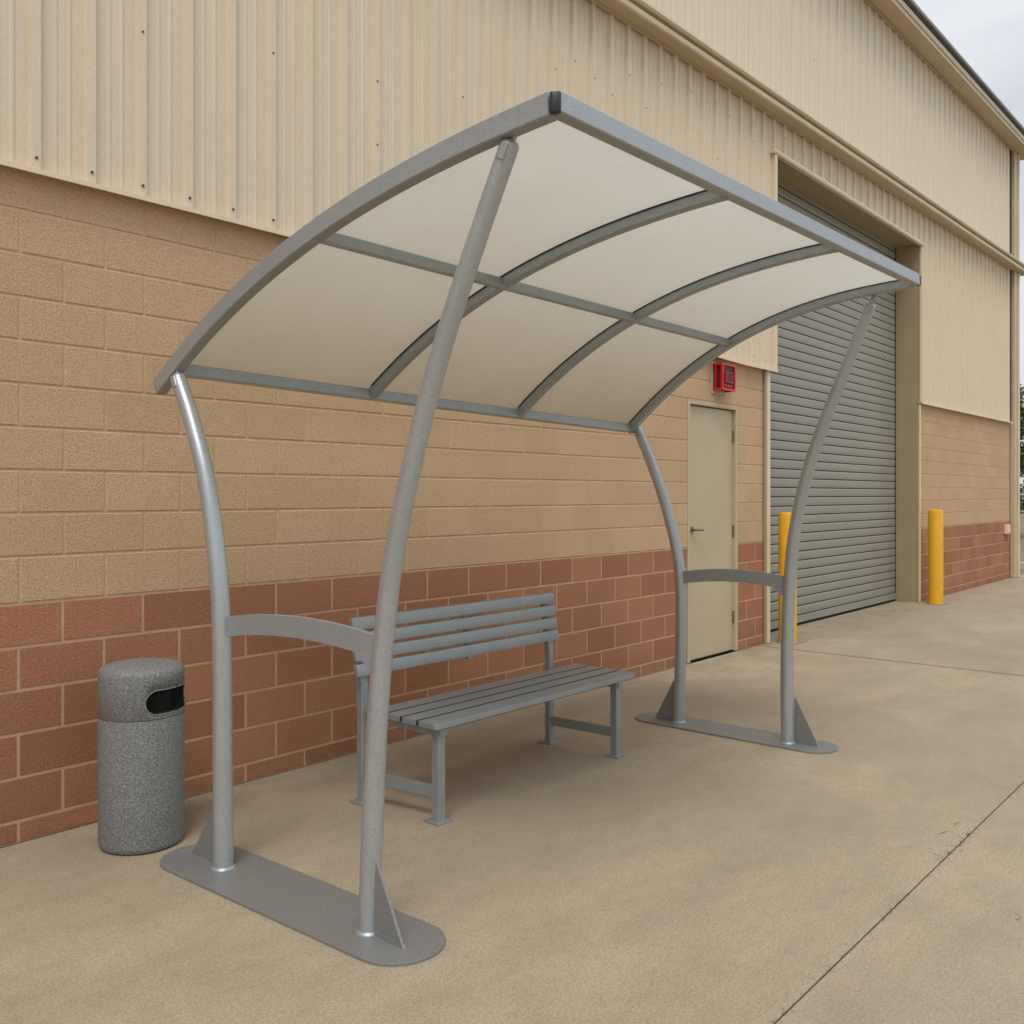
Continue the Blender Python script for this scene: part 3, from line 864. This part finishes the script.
def tree(x, y, h, rad, label, conifer=True, seed=1, leaves=7000, sc=1.):
    rnd = random.Random(seed)
    t = thing('pine_tree' if conifer else 'leafy_tree', label, 'tree', (x, y, -.06), 'trees beyond the fence')
    m = MB()
    m.tube([(0,0,0),(.05,0,h*.3),(0,.05,h*.6),(0,0,h*.95)], [.04*h*.6,.03*h*.6,.02*h*.6,.01], 10)
    for k in range(16):
        a = rnd.uniform(0, 6.28); z = h*rnd.uniform(.25,.85); L = rad*.8*(1-(z/h)*.7 if conifer else .8)
        m.tube([(0,0,z),(math.cos(a)*L*.5, math.sin(a)*L*.5, z+L*.18),(math.cos(a)*L, math.sin(a)*L, z+L*.3)], [.05,.03,.008], 6)
    m.build('trunk', M['bark'], t)
    m = MB(); lay = m.bm.loops.layers.float_color.new('tone')
    clumps = []
    for k in range(90):
        a = rnd.uniform(0, 6.28); z = h*rnd.uniform(.16, .98)
        rr = rad*((1-z/h)*1.05+.05 if conifer else math.sin(math.pi*min(1, max(.05, (z/h-.1)/.92)))**.6)
        q = rr*rnd.uniform(.35, 1.0)
        clumps.append((math.cos(a)*q, math.sin(a)*q, z, rad*rnd.uniform(.12,.26), rnd.random()))
    for k in range(leaves):
        cx, cy, cz, cr, tn = rnd.choice(clumps)
        v = Vector((rnd.gauss(0,1), rnd.gauss(0,1), rnd.gauss(0,.7))); v = v.normalized()*cr*rnd.uniform(.4,1.05)
        p = Vector((cx,cy,cz))+v
        d1 = Vector((rnd.gauss(0,1),rnd.gauss(0,1),rnd.gauss(0,.6))).normalized()*.11*sc
        d2 = d1.cross(Vector((rnd.gauss(0,1),rnd.gauss(0,1),rnd.gauss(0,1)))).normalized()*.045*sc
        f = m.poly([p-d1, p+d2, p+d1, p-d2])
        tv = min(1, max(0, tn*.6+rnd.random()*.4+v.z/cr*.15))
        for l in f.loops: l[lay] = (tv,tv,tv,1)
    m.build('crown', M['leaf' if conifer else 'leaf2'], t)
tree(41.0, 9.9, 7.0, 2.6, 'dark green conifer seen just past the far corner of the building', True, 4, 16000)
tree(47.0, 4.0, 6.0, 2.6, 'broad leafy tree beyond the fence, to the right of the conifer', False, 9, 9000, 1.3)
tree(36.0, 17.0, 7.5, 2.8, 'tall conifer standing behind the warehouse beyond the fence', True, 12, 9000, 1.3)

# ------------------------------------------------------------------ camera
cam = bpy.data.cameras.new('camera'); co = bpy.data.objects.new('camera', cam); C.objects.link(co)
F_PX = 930.; ang = math.atan((1320-512)/F_PX)      # yaw away from +X
co.location = (0, 0, 1.6); co.rotation_euler = (R(90), 0, ang - R(90))
cam.sensor_width = 36; cam.lens = F_PX/1024*36; cam.shift_y = -(512-495)/1024
cam.clip_start = .05; cam.clip_end = 1500
scene.camera = co

# ------------------------------------------------------------------ light
SUN_EL, SUN_AZ = 58, 215        # azimuth of the sun, degrees from +X counter-clockwise
w = bpy.data.worlds.new('World'); scene.world = w; w.use_nodes = True
nt = w.node_tree; bg = nt.nodes['Background']
sky = nt.nodes.new('ShaderNodeTexSky'); sky.sky_type = 'NISHITA'; sky.sun_disc = False
sky.sun_elevation = R(SUN_EL); sky.sun_rotation = R(90-SUN_AZ)
tc = nt.nodes.new('ShaderNodeTexCoord'); mp = nt.nodes.new('ShaderNodeMapping'); mp.inputs['Scale'].default_value = (1,1,2.6)
nz = nt.nodes.new('ShaderNodeTexNoise'); nz.inputs['Scale'].default_value = 2.1; nz.inputs['Detail'].default_value = 6; nz.inputs['Roughness'].default_value = .55
nt.links.new(tc.outputs['Generated'], mp.inputs[0]); nt.links.new(mp.outputs[0], nz.inputs['Vector'])
cr = nt.nodes.new('ShaderNodeMix'); cr.data_type = 'RGBA'
mr = nt.nodes.new('ShaderNodeMapRange'); mr.inputs['From Min'].default_value = .35; mr.inputs['From Max'].default_value = .68
nt.links.new(nz.outputs['Fac'], mr.inputs['Value']); nt.links.new(mr.outputs[0], cr.inputs[0])
cr.inputs[6].default_value = (6.4, 6.75, 7.4, 1); cr.inputs[7].default_value = (9.1, 9.15, 9.3, 1)
mx = nt.nodes.new('ShaderNodeMix'); mx.data_type = 'RGBA'; mx.inputs[0].default_value = .9
nt.links.new(sky.outputs[0], mx.inputs[6]); nt.links.new(cr.outputs[2], mx.inputs[7])
sx = nt.nodes.new('ShaderNodeSeparateXYZ'); nt.links.new(tc.outputs['Generated'], sx.inputs[0])
gr = nt.nodes.new('ShaderNodeMapRange'); gr.interpolation_type = 'SMOOTHSTEP'
nt.links.new(sx.outputs[2], gr.inputs['Value']); gr.inputs['From Min'].default_value = .25; gr.inputs['From Max'].default_value = .95
gr.inputs['To Min'].default_value = .95; gr.inputs['To Max'].default_value = 1.75
vm = nt.nodes.new('ShaderNodeVectorMath'); vm.operation = 'SCALE'
nt.links.new(mx.outputs[2], vm.inputs[0]); nt.links.new(gr.outputs[0], vm.inputs['Scale'])
nt.links.new(vm.outputs[0], bg.inputs['Color']); bg.inputs['Strength'].default_value = .1
sd = bpy.data.lights.new('sun', 'SUN'); sd.energy = 1.5; sd.angle = R(22); sd.color = (1, .965, .91)
so = bpy.data.objects.new('sun', sd); C.objects.link(so)
az, el = R(SUN_AZ), R(SUN_EL)
dv = Vector((math.cos(az)*math.cos(el), math.sin(az)*math.cos(el), math.sin(el)))
so.rotation_euler = dv.to_track_quat('Z', 'Y').to_euler(); so.location = (0, -5, 20)

scene.view_settings.view_transform = 'Standard'; scene.view_settings.look = 'None'
scene.view_settings.exposure = 0; scene.view_settings.gamma = 1
scene.render.engine = 'CYCLES'
scene.render.resolution_x = 1024; scene.render.resolution_y = 1024
